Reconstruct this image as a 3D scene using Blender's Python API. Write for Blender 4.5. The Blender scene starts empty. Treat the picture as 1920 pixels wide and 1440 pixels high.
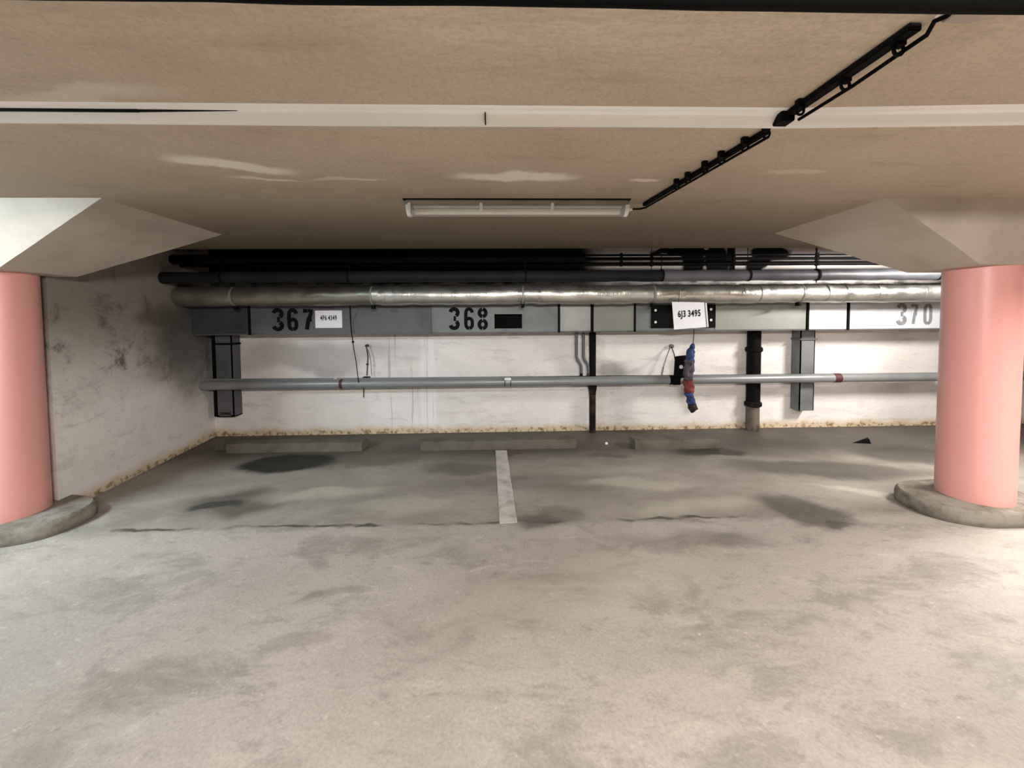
import bpy, bmesh, math, random
from mathutils import Vector, Matrix, noise
from math import radians, sin, cos, pi

random.seed(7)
C = bpy.context.scene.collection

# ------------------------------------------------------------------ camera
H = 1.5; FPX = 720.0; CX, CY = 960.0, 629.0
RM = (Matrix.Rotation(radians(-1.6), 3, 'Z') @ Matrix.Rotation(radians(90 - 2.3), 3, 'X')
      @ Matrix.Rotation(radians(-.43), 3, 'Z'))
cam_d = bpy.data.cameras.new('camera')
cam = bpy.data.objects.new('camera', cam_d); C.objects.link(cam)
cam_d.sensor_width = 36; cam_d.lens = 36 * FPX / 1920
cam_d.shift_y = -(720 - CY) / 1920
cam_d.clip_start = .05
cam.matrix_world = Matrix.Translation((0, 0, H)) @ RM.to_4x4()
bpy.context.scene.camera = cam

# ------------------------------------------------------------------ world, lights, exposure
sc = bpy.context.scene
sc.view_settings.view_transform = 'Standard'; sc.view_settings.look = 'None'
sc.view_settings.gamma = 1; sc.view_settings.use_curve_mapping = False
sc.view_settings.exposure = -0.06
w = bpy.data.worlds.new('world'); sc.world = w; w.use_nodes = True
w.node_tree.nodes['Background'].inputs[0].default_value = (.5, .45, .4, 1)
w.node_tree.nodes['Background'].inputs[1].default_value = .02

def area(name, loc, sx, sy, power, col, rot=(0, 0, 0)):
    l = bpy.data.lights.new(name, 'AREA'); l.shape = 'RECTANGLE'; l.size = sx; l.size_y = sy
    l.energy = power; l.color = col
    o = bpy.data.objects.new(name, l); o.location = loc; o.rotation_euler = rot; C.objects.link(o)
    return o
WARM = (1, .965, .925); COOL = (.74, .91, 1)
def fixture(name, x, y, power, col, side=.6, turn=0.0, ln=1.5, tip=68):
    # a tube shines down and sideways: one panel down, one towards the back wall
    area(name, (x, y, 2.2), ln, .10, power * (1 - side), col)
    area(name + '_side', (x, y + .06, 2.2), ln, .10, power * side, col, (radians(tip), 0, turn))
fixture('tube_light_over_lane', .4, -1.3, 225, WARM, .64, 0, 1.5, 80)
sh = area('spread_cut_light_right', (4.3, 1.3, 2.2), 1.0, .10, 85, WARM); sh.data.spread = radians(140)  # unseen lamp added; its spread is cut to darken the column top
fixture('tube_light_cool_left', -4.3, 1.2, 165, COOL, .58, radians(-25), 1.2)
# lamp behind the right column, its tube running towards the back wall
area('tube_light_right_bay', (5.2, 3.1, 2.2), .10, .9, 25, WARM)
area('tube_light_right_bay_side', (5.15, 3.1, 2.2), .10, .9, 105, WARM, (0, radians(64), radians(-28)))

def ray(x, y):
    return RM @ Vector(((x - CX) / FPX, -(y - CY) / FPX, -1))
def F(x, y, z=0.0):            # point on the level z seen at a photo pixel
    r = ray(x, y); return Vector((0, 0, H)) + r * ((z - H) / r.z)
def P(x, y, Y):                # point on the plane parallel to the back wall
    r = ray(x, y); return Vector((0, 0, H)) + r * (Y / r.y)

# ------------------------------------------------------------------ materials
def srgb(r, g, b):
    f = lambda c: ((c / 255) / 12.92 if c / 255 <= .04045 else (((c / 255) + .055) / 1.055) ** 2.4)
    return (f(r), f(g), f(b), 1)

class Mat:
    def __init__(s, name, rough=.7, metal=0.0, spec=.5):
        s.m = bpy.data.materials.new(name); s.m.use_nodes = True
        s.nt = s.m.node_tree; s.N = s.nt.nodes; s.L = s.nt.links
        s.b = s.N['Principled BSDF']
        s.b.inputs['Roughness'].default_value = rough
        s.b.inputs['Metallic'].default_value = metal
        s.b.inputs['Specular IOR Level'].default_value = spec
        s.tc = s.N.new('ShaderNodeTexCoord'); s.pos = s.tc.outputs['Object']
        s.col = None
    def node(s, t, **k):
        n = s.N.new(t)
        for a, v in k.items(): setattr(n, a, v)
        return n
    def noise(s, scale, detail=4, rough=.55, stretch=None, dist=0.0, vec=None):
        v = vec or s.pos
        if stretch:
            mp = s.node('ShaderNodeMapping'); mp.inputs['Scale'].default_value = stretch[:3]
            if len(stretch) > 3: mp.inputs['Rotation'].default_value = (0, 0, stretch[3])
            s.L.new(v, mp.inputs[0]); v = mp.outputs[0]
        n = s.node('ShaderNodeTexNoise'); n.inputs['Scale'].default_value = scale
        n.inputs['Detail'].default_value = detail; n.inputs['Roughness'].default_value = rough
        n.inputs['Distortion'].default_value = dist
        s.L.new(v, n.inputs['Vector']); return n.outputs['Fac']
    def rng(s, sock, a, b, c=0.0, d=1.0, smooth=True):
        n = s.node('ShaderNodeMapRange', clamp=True)
        if smooth: n.interpolation_type = 'SMOOTHSTEP'
        n.inputs[1].default_value = a; n.inputs[2].default_value = b
        n.inputs[3].default_value = c; n.inputs[4].default_value = d
        s.L.new(sock, n.inputs[0]); return n.outputs[0]
    def math(s, op, a, b):
        n = s.node('ShaderNodeMath', operation=op)
        for i, v in enumerate((a, b)):
            if isinstance(v, (int, float)): n.inputs[i].default_value = v
            else: s.L.new(v, n.inputs[i])
        return n.outputs[0]
    def base(s, c):
        n = s.node('ShaderNodeRGB'); n.outputs[0].default_value = c; s.col = n.outputs[0]; return s
    def mix(s, fac, c, mode='MIX'):
        n = s.node('ShaderNodeMix', data_type='RGBA', blend_type=mode)
        if isinstance(fac, (int, float)): n.inputs[0].default_value = fac
        else: s.L.new(fac, n.inputs[0])
        s.L.new(s.col, n.inputs[6])
        n.inputs[7].default_value = c
        s.col = n.outputs[2]; return s
    def warped(s, scale=3, amt=.25):
        n = s.node('ShaderNodeTexNoise'); n.inputs['Scale'].default_value = scale
        n.inputs['Detail'].default_value = 5
        s.L.new(s.pos, n.inputs['Vector'])
        a = s.node('ShaderNodeVectorMath', operation='SUBTRACT'); s.L.new(n.outputs['Color'], a.inputs[0])
        a.inputs[1].default_value = (.5, .5, .5)
        b = s.node('ShaderNodeVectorMath', operation='SCALE'); s.L.new(a.outputs[0], b.inputs[0])
        b.inputs['Scale'].default_value = amt * 2
        c = s.node('ShaderNodeVectorMath', operation='ADD'); s.L.new(s.pos, c.inputs[0]); s.L.new(b.outputs[0], c.inputs[1])
        return c.outputs[0]
    def blob(s, vec, loc, rad, rot=(0, 0, 0), soft=.5):
        mp = s.node('ShaderNodeMapping', vector_type='TEXTURE')
        mp.inputs['Location'].default_value = loc; mp.inputs['Rotation'].default_value = rot
        mp.inputs['Scale'].default_value = rad
        s.L.new(vec, mp.inputs[0])
        l = s.node('ShaderNodeVectorMath', operation='LENGTH'); s.L.new(mp.outputs[0], l.inputs[0])
        return s.rng(l.outputs['Value'], 1 + soft / 2, 1 - soft / 2)
    def sep(s, i, vec=None):
        n = s.node('ShaderNodeSeparateXYZ'); s.L.new(vec or s.pos, n.inputs[0]); return n.outputs[i]
    def bump(s, sock, strength=.3, dist=.01):
        n = s.node('ShaderNodeBump'); n.inputs['Strength'].default_value = strength
        n.inputs['Distance'].default_value = dist
        s.L.new(sock, n.inputs['Height']); s.L.new(n.outputs[0], s.b.inputs['Normal']); return s
    def done(s):
        s.L.new(s.col, s.b.inputs['Base Color']); return s.m

def simple(name, c, rough=.6, metal=0.0, var=.25, scale=6, dark=None, bump=.15, bscale=60):
    m = Mat(name, rough, metal, .12 if max(c[:3]) < .02 else .5); m.base(c)
    d = dark or (c[0] * .45, c[1] * .45, c[2] * .45, 1)
    m.mix(m.rng(m.noise(scale, 5), .4, .75, 0, var * 2), d)
    m.bump(m.noise(bscale, 4), bump, .004)
    return m.done()

def floor_mat():
    m = Mat('stained_concrete_floor', .62, spec=.35); m.base(srgb(184, 174, 166))
    wv = m.warped(2.2, .22); wf = m.warped(6, .06)
    m.mix(m.rng(m.noise(.55, 6, .6, dist=.6), .38, .66, 0, .55), srgb(150, 143, 132))
    m.mix(m.rng(m.noise(1.6, 8, .68, (1, 2.0, 1, .5), .5), .48, .64, 0, .6), srgb(133, 127, 117))
    m.mix(m.rng(m.noise(2.4, 8, .7, (1, 2.6, 1, .4), .5), .56, .70, 0, .45), srgb(208, 200, 186))
    m.mix(m.rng(m.noise(7, 8, .75, (1, 1.8, 1, .6)), .52, .68, 0, .45), srgb(128, 120, 110))
    m.mix(m.rng(m.noise(13, 9, .8, (1, 1.6, 1, .5)), .56, .66, 0, .45), srgb(214, 206, 194))
    m.mix(m.rng(m.noise(70, 3, .6), .3, .75, .0, .22), srgb(90, 84, 76))
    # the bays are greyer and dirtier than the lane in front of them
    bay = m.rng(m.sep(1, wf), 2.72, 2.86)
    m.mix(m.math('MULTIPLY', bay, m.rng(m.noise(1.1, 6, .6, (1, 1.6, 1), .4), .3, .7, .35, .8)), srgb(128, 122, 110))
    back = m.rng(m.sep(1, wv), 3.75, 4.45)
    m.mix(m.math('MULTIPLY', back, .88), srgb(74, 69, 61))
    # stains
    def st(px, py, rx, ry, a, col, soft=.5, rot=0, vec=wv):
        p = F(px, py); f = m.blob(vec, (p.x, p.y, 0), (rx, ry, 3), (0, 0, rot), soft)
        m.mix(m.math('MULTIPLY', f, a), col)
    dk = srgb(44, 42, 36); md = srgb(76, 72, 63)
    st(540, 868, .50, .26, 1.0, dk, .35, .1, wf)
    st(445, 942, .42, .22, .75, md, .8)
    st(400, 950, .22, .07, .7, dk, .5, .4)
    st(1510, 958, .30, .25, .75, md, .6, -.5)
    st(1580, 985, .12, .05, .6, md, .6)
    st(1335, 848, .36, .16, .85, dk, .6)
    st(1140, 855, .25, .08, .6, md, .7)
    st(1010, 985, .16, .10, .7, md, .9)
    st(1045, 968, .14, .14, .45, md, .9)
    st(860, 880, .35, .16, .55, md, .8)
    st(1020, 905, .9, .20, .35, md, .8)
    st(700, 866, .5, .15, .5, md, .8); st(1700, 850, .6, .3, .7, dk, .9)
    lt = srgb(196, 190, 174)
    st(600, 925, .5, .12, .5, lt, 1, .1); st(1180, 905, .5, .10, .5, lt, 1, -.1); st(1290, 950, .5, .12, .45, lt, 1)
    st(760, 950, .4, .12, .4, lt, 1); st(1130, 1090, .8, .2, .3, lt, 1, .3); st(1640, 925, .4, .06, .4, lt, 1, -.4)
    st(1560, 880, 1.0, .22, .75, md, .7, -.1)
    st(1300, 1010, .5, .10, .3, md, .8)
    st(960, 850, .22, .05, .5, srgb(84, 50, 28), .8)
    st(930, 1130, .7, .3, .22, srgb(120, 108, 95), .9, .4)
    st(560, 1200, .18, .06, .3, srgb(110, 100, 90), .6, .4)
    st(620, 1110, .16, .05, .35, srgb(110, 104, 95), .6, .3)
    st(340, 1095, .14, .04, .35, srgb(120, 118, 112), .6)
    # shiny sealed joint across the front of the bays
    yy = m.math('ABSOLUTE', m.math('SUBTRACT', m.sep(1, wf), 2.80), 0)
    xs = m.math('MULTIPLY', m.rng(m.sep(0), -3.4, -2.9), m.rng(m.sep(0), 2.5, 1.9))
    ln = m.math('MULTIPLY', m.rng(yy, .030, .004), m.rng(m.noise(2.2, 5), .42, .6, .05, .9))
    m.mix(m.math('MULTIPLY', ln, xs), srgb(66, 62, 54))
    # light specks
    m.mix(m.rng(m.noise(22, 2, .5), .75, .79, 0, .55), srgb(222, 216, 204))
    n1 = m.noise(5, 9, .7); n2 = m.noise(45, 4, .7)
    m.bump(m.math('ADD', m.math('MULTIPLY', n1, 1.0), m.math('MULTIPLY', n2, .25)), .35, .02)
    m.L.new(m.rng(m.noise(1.3, 5), .35, .65, .5, .75), m.b.inputs['Roughness'])
    return m.done()

def ceil_mat():
    m = Mat('beige_ceiling_paint', .75, spec=.25); m.base(srgb(213, 196, 174))
    wv = m.warped(4, .09); wl = m.warped(1.5, .25)
    m.mix(m.rng(m.noise(.9, 6, .6, dist=.5), .35, .7, 0, .45), srgb(182, 163, 141))
    m.mix(m.rng(m.noise(3.5, 7, .7, (.5, 2.2, 1)), .52, .74, 0, .35), srgb(146, 128, 106))
    m.mix(m.rng(m.noise(80, 3), .35, .8, 0, .25), srgb(120, 104, 86))
    # darker towards the back: grime and light falloff painted into one tone
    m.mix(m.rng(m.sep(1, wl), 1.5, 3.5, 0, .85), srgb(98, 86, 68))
    # filler patches
    def st(px, py, rx, ry, a, col, soft=.4, rot=0):
        p = F(px, py, 2.27); m.mix(m.math('MULTIPLY', m.blob(wv, (p.x, p.y, 2.27), (rx, ry, 2), (0, 0, rot), soft), a), col)
    pt = srgb(246, 238, 220)
    st(430, 310, .27, .07, .95, pt, .7, .28); st(370, 300, .13, .07, .7, pt, .8, .3)
    st(500, 336, .16, .02, .6, pt, .8, .1)
    st(655, 337, .20, .02, .5, pt, .8, 0)
    st(970, 333, .31, .06, .9, pt, .7, 0); st(1205, 338, .09, .02, .6, pt, .7, .05)
    st(1490, 325, .14, .03, .35, pt, .8, 0)
    st(150, 185, .30, .05, .4, pt, .9, -.25)
    n1 = m.noise(2, 5, .6, (.6, 2, 1)); n2 = m.noise(55, 4, .7)
    m.bump(m.math('ADD', n1, m.math('MULTIPLY', n2, .06)), .15, .03)
    return m.done()

def wall_mat(name='whitewashed_wall', side=False):
    m = Mat(name, .8, spec=.2); m.base(srgb(240, 234, 230))
    wv = m.warped(5, .08); wl = m.warped(1.6, .3)
    m.mix(m.rng(m.noise(1.3, 6, .6, dist=.5), .42, .7, 0, .35), srgb(205, 196, 188))
    m.mix(m.rng(m.noise(5, 8, .75, (.6, .6, 2.5)), .58, .75, 0, .4), srgb(170, 162, 152))
    m.mix(m.rng(m.noise(60, 3), .4, .8, 0, .15), srgb(150, 140, 130))
    m.mix(m.rng(m.noise(2.2, 9, .75, (.5, 1, 2.6), .6), .52, .66, 0, .4), srgb(176, 168, 164))
    m.mix(m.rng(m.noise(14, 6, .7, (.35, 1, 2.4)), .64, .72, 0, .5), srgb(140, 132, 126))
    z = m.sep(2, wv)
    if side:
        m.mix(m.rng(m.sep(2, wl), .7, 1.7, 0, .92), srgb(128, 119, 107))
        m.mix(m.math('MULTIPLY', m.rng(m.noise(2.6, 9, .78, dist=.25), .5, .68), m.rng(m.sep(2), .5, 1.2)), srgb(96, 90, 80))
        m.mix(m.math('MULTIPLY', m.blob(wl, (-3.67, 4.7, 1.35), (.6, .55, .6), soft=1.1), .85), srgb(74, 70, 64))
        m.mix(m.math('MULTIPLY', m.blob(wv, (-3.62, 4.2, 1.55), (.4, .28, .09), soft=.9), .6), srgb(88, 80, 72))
    else:
        # thin rusty runs and dark streaks
        dr = m.noise(26, 3, .5, (1, 1, .03))
        zone = m.blob(wl, (-1.15, 5.1, .55), (.42, 1, 1.3), soft=.6)
        m.mix(m.math('MULTIPLY', m.rng(dr, .58, .68, 0, .55), zone), srgb(120, 112, 108))
        m.mix(m.math('MULTIPLY', m.blob(m.pos, (-.98, 5.1, .5), (.10, 1, 1.2), soft=.1), .55), srgb(240, 238, 240))
        m.mix(m.math('MULTIPLY', m.blob(wv, (1.45, 5.1, .82), (.2, 1, .13), soft=.9), .55), srgb(95, 90, 84))
        m.mix(m.math('MULTIPLY', m.blob(wl, (-2.6, 5.1, 1.05), (1.3, 1, .2), soft=1), .6), srgb(150, 143, 142))
        # recess shade and hanger shadows painted over the pipes, ragged at the right
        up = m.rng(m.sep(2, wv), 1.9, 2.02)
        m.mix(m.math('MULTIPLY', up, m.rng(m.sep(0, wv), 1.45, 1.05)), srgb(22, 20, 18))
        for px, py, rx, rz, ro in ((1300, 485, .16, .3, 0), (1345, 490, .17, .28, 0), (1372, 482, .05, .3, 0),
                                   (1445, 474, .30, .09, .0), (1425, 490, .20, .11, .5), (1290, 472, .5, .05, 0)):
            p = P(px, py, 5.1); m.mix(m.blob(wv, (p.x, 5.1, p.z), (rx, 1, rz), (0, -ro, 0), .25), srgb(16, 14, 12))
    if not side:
        m.mix(m.math('MULTIPLY', m.math('MULTIPLY', m.rng(m.sep(2, wv), 1.80, 1.86), m.rng(m.sep(2, wv), 2.0, 1.93)), .9), srgb(34, 31, 28))  # line of shade between the two big pipes, painted on the wall
    # rising damp, yellow-brown crust at the foot
    edge = m.math('ADD', m.sep(2), m.math('MULTIPLY', m.noise(2.2, 4, .6), -.16))
    edge = m.math('ADD', edge, m.math('MULTIPLY', m.noise(11, 8, .8), -.10))
    m.mix(m.rng(edge, .0, -.10, 0, .8), srgb(206, 182, 142))
    m.mix(m.math('MULTIPLY', m.rng(edge, -.06, -.10), m.rng(m.noise(18, 7, .75), .46, .6, 0, .9)), srgb(122, 94, 62))
    n1 = m.noise(4, 8, .7, (.7, .7, 1.8)); n2 = m.noise(50, 4, .7)
    m.bump(m.math('ADD', n1, m.math('MULTIPLY', n2, .15)), .45, .03)
    return m.done()

M = {}
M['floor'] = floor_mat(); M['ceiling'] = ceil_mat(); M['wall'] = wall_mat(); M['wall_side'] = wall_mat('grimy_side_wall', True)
M['plain'] = simple('plain_concrete', srgb(170, 158, 144), .8, 0, .2, 2)
M['capital'] = simple('capital_paint', srgb(184, 172, 157), .75, 0, .2, 2.5, srgb(140, 126, 108), .3, 14)
M['trim'] = simple('pale_strip_paint', srgb(255, 252, 246), .3, 0, .06, 3, srgb(214, 200, 182), .15, 20)
def pink():
    m = Mat('pink_gloss_paint', .38, spec=.4); m.base(srgb(232, 168, 158))
    m.mix(m.rng(m.noise(1.6, 4), .4, .7, 0, .25), srgb(222, 152, 143))
    m.mix(m.rng(m.noise(30, 6, .8), .68, .74, 0, .5), srgb(120, 66, 60))
    m.bump(m.noise(9, 4), .08, .01); return m.done()
M['pink'] = pink()
def plinthm():
    m = Mat('worn_concrete_kerb', .85, spec=.2); m.base(srgb(165, 157, 144))
    m.mix(m.rng(m.noise(5, 8, .7), .42, .7, 0, .8), srgb(104, 94, 80))
    m.mix(m.rng(m.noise(16, 8, .8), .6, .7, 0, .8), srgb(196, 186, 168))
    m.mix(m.rng(m.sep(2), .05, .0, 0, .5), srgb(66, 56, 46))
    m.bump(m.noise(14, 9, .8), .8, .03); return m.done()
M['kerb'] = plinthm()
M['stop'] = simple('wheel_stop_concrete', srgb(98, 92, 82), .9, 0, .5, 5, srgb(80, 73, 63), .6, 24)
def foil(nm='wrinkled_foil', c=srgb(205, 203, 196), me=.9, ro=.3):
    m = Mat(nm, ro, me); m.base(c)
    m.mix(m.rng(m.noise(4, 6, .7, (1, 2, 2)), .45, .75, 0, .35), srgb(140, 138, 126))
    m.bump(m.math('ADD', m.noise(9, 5, .7, (3, 1, 1)), m.math('MULTIPLY', m.noise(50, 4), .08)), .35, .012)
    m.L.new(m.rng(m.noise(3, 4), .3, .7, ro - .07, ro + .14), m.b.inputs['Roughness']); return m.done()
M['foil'] = foil()
M['galv'] = simple('galvanised_sheet', srgb(150, 152, 148), .5, .45, .25, 3, srgb(110, 114, 108), .15, 20)
M['galv_dark'] = simple('dusty_shaded_sheet', srgb(98, 99, 102), .65, .25, .25, 3, None, .15, 20)  # left-hand shade painted into the sheet; also collar, lip and branch
M['galv_mid'] = simple('dusty_grey_sheet', srgb(122, 125, 124), .6, .3, .25, 3, None, .15, 20)
M['galv_green'] = simple('green_grey_sheet', srgb(140, 143, 134), .6, .25, .2, 3, srgb(114, 116, 104), .15, 20)
M['galv_pale'] = simple('pale_sheet', srgb(200, 203, 206), .4, .2, .15, 3, srgb(160, 164, 164), .1, 12)
M['silver'] = simple('silver_tape_sheet', srgb(226, 229, 233), .3, .35, .1, 3, srgb(170, 172, 170), .3, 12)
M['foil_shaded'] = foil('shaded_foil', srgb(150, 147, 134), .85, .36)  # shaded copy of the foil for the dim left end
M['lagging_shaded'] = simple('shaded_lagging', srgb(34, 34, 37), .6, .1, .35, 3, srgb(18, 18, 18), .3, 25)  # shaded copy of the lagging for the left of the recess
M['galv_shaded'] = simple('shaded_end_sheet', srgb(66, 67, 71), .7, .2, .3, 3, None, .15, 20)  # shaded copy of the duct sheet for its dim left end
M['black'] = simple('black_iron', srgb(11, 10, 10), .75, 0, .2, 8)
M['black_pipe'] = simple('dull_black_pipe', srgb(17, 16, 16), .55, .1, .2, 8)  # plain black for the pipes in the recess
M['grey_pipe'] = simple('dusty_insulated_pipe', srgb(96, 96, 100), .5, .2, .35, 3, srgb(50, 50, 50), .3, 25)
M['low_pipe'] = simple('grey_painted_pipe', srgb(138, 140, 140), .38, .15, .2, 3, srgb(100, 104, 104), .15, 25)
M['cast_iron'] = simple('rusty_cast_iron', srgb(22, 17, 15), .75, 0, .45, 7, srgb(78, 62, 52), .5, 30)
M['worn_pipe'] = simple('mud_coated_pipe', srgb(112, 100, 88), .85, 0, .6, 6, srgb(50, 42, 36), .6, 30)
M['rubber'] = simple('black_rubber', srgb(7, 7, 6), .8, 0, .1, 8)
M['digit'] = simple('black_stencil_paint', srgb(14, 14, 20), .8, 0, .15, 20, srgb(30, 31, 34), .05)
M['digit_grey'] = simple('faded_stencil_paint', srgb(104, 104, 106), .75, 0, .25, 20, srgb(140, 140, 142), .05)
M['paper'] = simple('white_paper', srgb(240, 240, 246), .6, 0, .03, 3, None, .02)
M['ink'] = simple('printed_ink', srgb(24, 24, 30), .8, 0, .05, 10, None, .01)
M['line'] = simple('worn_line_paint', srgb(196, 190, 184), .7, 0, .45, 7, srgb(150, 142, 132), .3, 40)
M['blue'] = simple('blue_cloth', srgb(58, 74, 128), .9, 0, .5, 20, srgb(26, 34, 66), .9, 60)
M['greyc'] = simple('grey_brown_cloth', srgb(96, 88, 94), .95, 0, .6, 16, srgb(46, 44, 60), .9, 60)
M['red'] = simple('rusty_red_cloth', srgb(140, 66, 56), .95, 0, .5, 16, srgb(84, 40, 38), .9, 60)
M['brownc'] = simple('dark_brown_cloth', srgb(50, 40, 40), .95, 0, .5, 16, None, .9, 60)
M['dark_red'] = simple('dark_red_band', srgb(82, 34, 38), .6)
M['white_plastic'] = simple('white_plastic', srgb(226, 226, 222), .4, 0, .05)
M['housing'] = simple('lamp_housing_plastic', srgb(150, 142, 126), .5, 0, .2, 5)
M['tube'] = simple('unlit_tube', srgb(232, 226, 212), .25, 0, .03)
M['wire'] = simple('rusty_wire', srgb(60, 52, 48), .6, .3)
M['steel_wire'] = simple('dull_steel_wire', srgb(126, 122, 116), .5, .5)
def clear():
    m = Mat('clear_cover', .22, spec=.5); m.base(srgb(225, 222, 214))
    m.b.inputs['Alpha'].default_value = .3
    return m.done()
M['clear'] = clear()

# ------------------------------------------------------------------ mesh helpers
class MB:
    def __init__(s): s.b = bmesh.new()
    def box(s, x0, x1, y0, y1, z0, z1):
        vs = [s.b.verts.new((x, y, z)) for x in (x0, x1) for y in (y0, y1) for z in (z0, z1)]
        for f in ((0, 1, 3, 2), (4, 6, 7, 5), (0, 4, 5, 1), (2, 3, 7, 6), (0, 2, 6, 4), (1, 5, 7, 3)):
            s.b.faces.new([vs[i] for i in f])
        return s
    def hexa(s, bot, top):
        v = [s.b.verts.new(p) for p in list(bot) + list(top)]; n = len(bot)
        s.b.faces.new(v[:n][::-1]); s.b.faces.new(v[n:])
        for i in range(n): s.b.faces.new((v[i], v[(i + 1) % n], v[n + (i + 1) % n], v[n + i]))
        return s
    def tube(s, pts, rad, seg=16, caps=True, wob=0.0, ws=8.0, sy=1.0):
        pts = [Vector(p) for p in pts]; n = len(pts)
        if isinstance(rad, (int, float)): rad = [rad] * n
        rings = []; t0 = (pts[1] - pts[0]).normalized()
        up = Vector((0, 0, 1)) if abs(t0.z) < .9 else Vector((0, 1, 0))
        for i, p in enumerate(pts):
            t = (pts[min(i + 1, n - 1)] - pts[max(i - 1, 0)]).normalized()
            a = t.cross(up).normalized(); b = a.cross(t).normalized()
            ring = []
            for k in range(seg):
                an = 2 * pi * k / seg; d = a * cos(an) * sy + b * sin(an)
                q = p + d * rad[i]
                if wob: q += d * wob * noise.noise(q * ws)
                ring.append(s.b.verts.new(q))
            rings.append(ring)
        for i in range(n - 1):
            for k in range(seg):
                s.b.faces.new((rings[i][k], rings[i][(k + 1) % seg], rings[i + 1][(k + 1) % seg], rings[i + 1][k]))
        if caps:
            s.b.faces.new(rings[0][::-1]); s.b.faces.new(rings[-1])
        return s
    def poly(s, pts, off):            # flat outline with thickness (offset vector)
        a = [s.b.verts.new(p) for p in pts]; b = [s.b.verts.new(Vector(p) + Vector(off)) for p in pts]
        n = len(a); s.b.faces.new(a); s.b.faces.new(b[::-1])
        for i in range(n): s.b.faces.new((a[i], b[i], b[(i + 1) % n], a[(i + 1) % n]))
        return s
    def ribbon(s, pts, wd, Y, th):    # thick polyline in the XZ plane
        pts = [Vector((p[0], 0, p[1])) for p in pts]; L = []; R = []
        for i, p in enumerate(pts):
            t = (pts[min(i + 1, len(pts) - 1)] - pts[max(i - 1, 0)]).normalized()
            nn = Vector((-t.z, 0, t.x)) * wd / 2; L.append(p + nn); R.append(p - nn)
        for i in range(len(pts) - 1):
            q = [L[i], L[i + 1], R[i + 1], R[i]]
            s.poly([Vector((v.x, Y, v.z)) for v in q], (0, th, 0))
        return s
    def build(s, name, mat, parent=None, smooth=False, bevel=0.0, label=None, kind=None):
        bmesh.ops.recalc_face_normals(s.b, faces=s.b.faces[:])
        if bevel:
            bmesh.ops.bevel(s.b, geom=[e for e in s.b.edges if len(e.link_faces) == 2 and e.calc_face_angle(0) > .5],
                            offset=bevel, segments=2, affect='EDGES')
        me = bpy.data.meshes.new(name); s.b.to_mesh(me); s.b.free()
        o = bpy.data.objects.new(name, me); C.objects.link(o)
        me.materials.append(M[mat] if isinstance(mat, str) else mat)
        if smooth:
            for p in me.polygons: p.use_smooth = True
            try: me.set_sharp_from_angle(angle=radians(40))
            except Exception: pass
        if parent:
            wl = parent.matrix_world_loc if hasattr(parent, 'matrix_world_loc') else wloc(parent)
            me.transform(Matrix.Translation(-wl)); o.parent = parent
        if label: o['label'] = label
        if kind: o['kind'] = kind
        return o
def wloc(o):
    v = Vector(o.location)
    while o.parent: o = o.parent; v += o.location
    return v
def thing(name, label, cat, loc=(0, 0, 0), group=None):
    o = bpy.data.objects.new(name, None); C.objects.link(o); o.location = loc
    o.empty_display_size = .1
    return tag(o, label, cat, group)
def tag(o, label, cat, group=None):
    o['label'] = label; o['category'] = cat
    if group: o['group'] = group
    return o
def lin(a, b, n): return [Vector(a).lerp(Vector(b), i / (n - 1)) for i in range(n)]

# ------------------------------------------------------------------ setting
CZ = 2.27; WY = 5.10
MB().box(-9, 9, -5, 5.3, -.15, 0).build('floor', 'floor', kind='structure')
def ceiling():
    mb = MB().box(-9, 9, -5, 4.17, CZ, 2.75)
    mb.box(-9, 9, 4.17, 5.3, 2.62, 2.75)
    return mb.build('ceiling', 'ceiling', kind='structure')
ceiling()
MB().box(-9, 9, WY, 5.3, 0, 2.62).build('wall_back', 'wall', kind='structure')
# side wall, a little out of square, from the back corner to the left column
def sx(y): return -3.51 - .137 * (y - 3.23)
MB().hexa([(sx(3.06), 3.06, 0), (sx(5.1), 5.1, 0), (sx(5.1) - .25, 5.1, 0), (sx(3.06) - .25, 3.12, 0)],
          [(sx(3.06), 3.06, 2.62), (sx(5.1), 5.1, 2.62), (sx(5.1) - .25, 5.1, 2.62), (sx(3.06) - .25, 3.12, 2.62)]
          ).build('wall_left', 'wall_side', kind='structure')
MB().box(-9.2, 9.2, -5.2, -5, 0, CZ).build('wall_rear', 'plain', kind='structure')
MB().box(9, 9.2, -5, 5.3, 0, CZ).build('wall_right', 'plain', kind='structure')
MB().box(-9.2, -9, -5, 5.3, 0, CZ).build('wall_far_left', 'plain', kind='structure')

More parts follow.
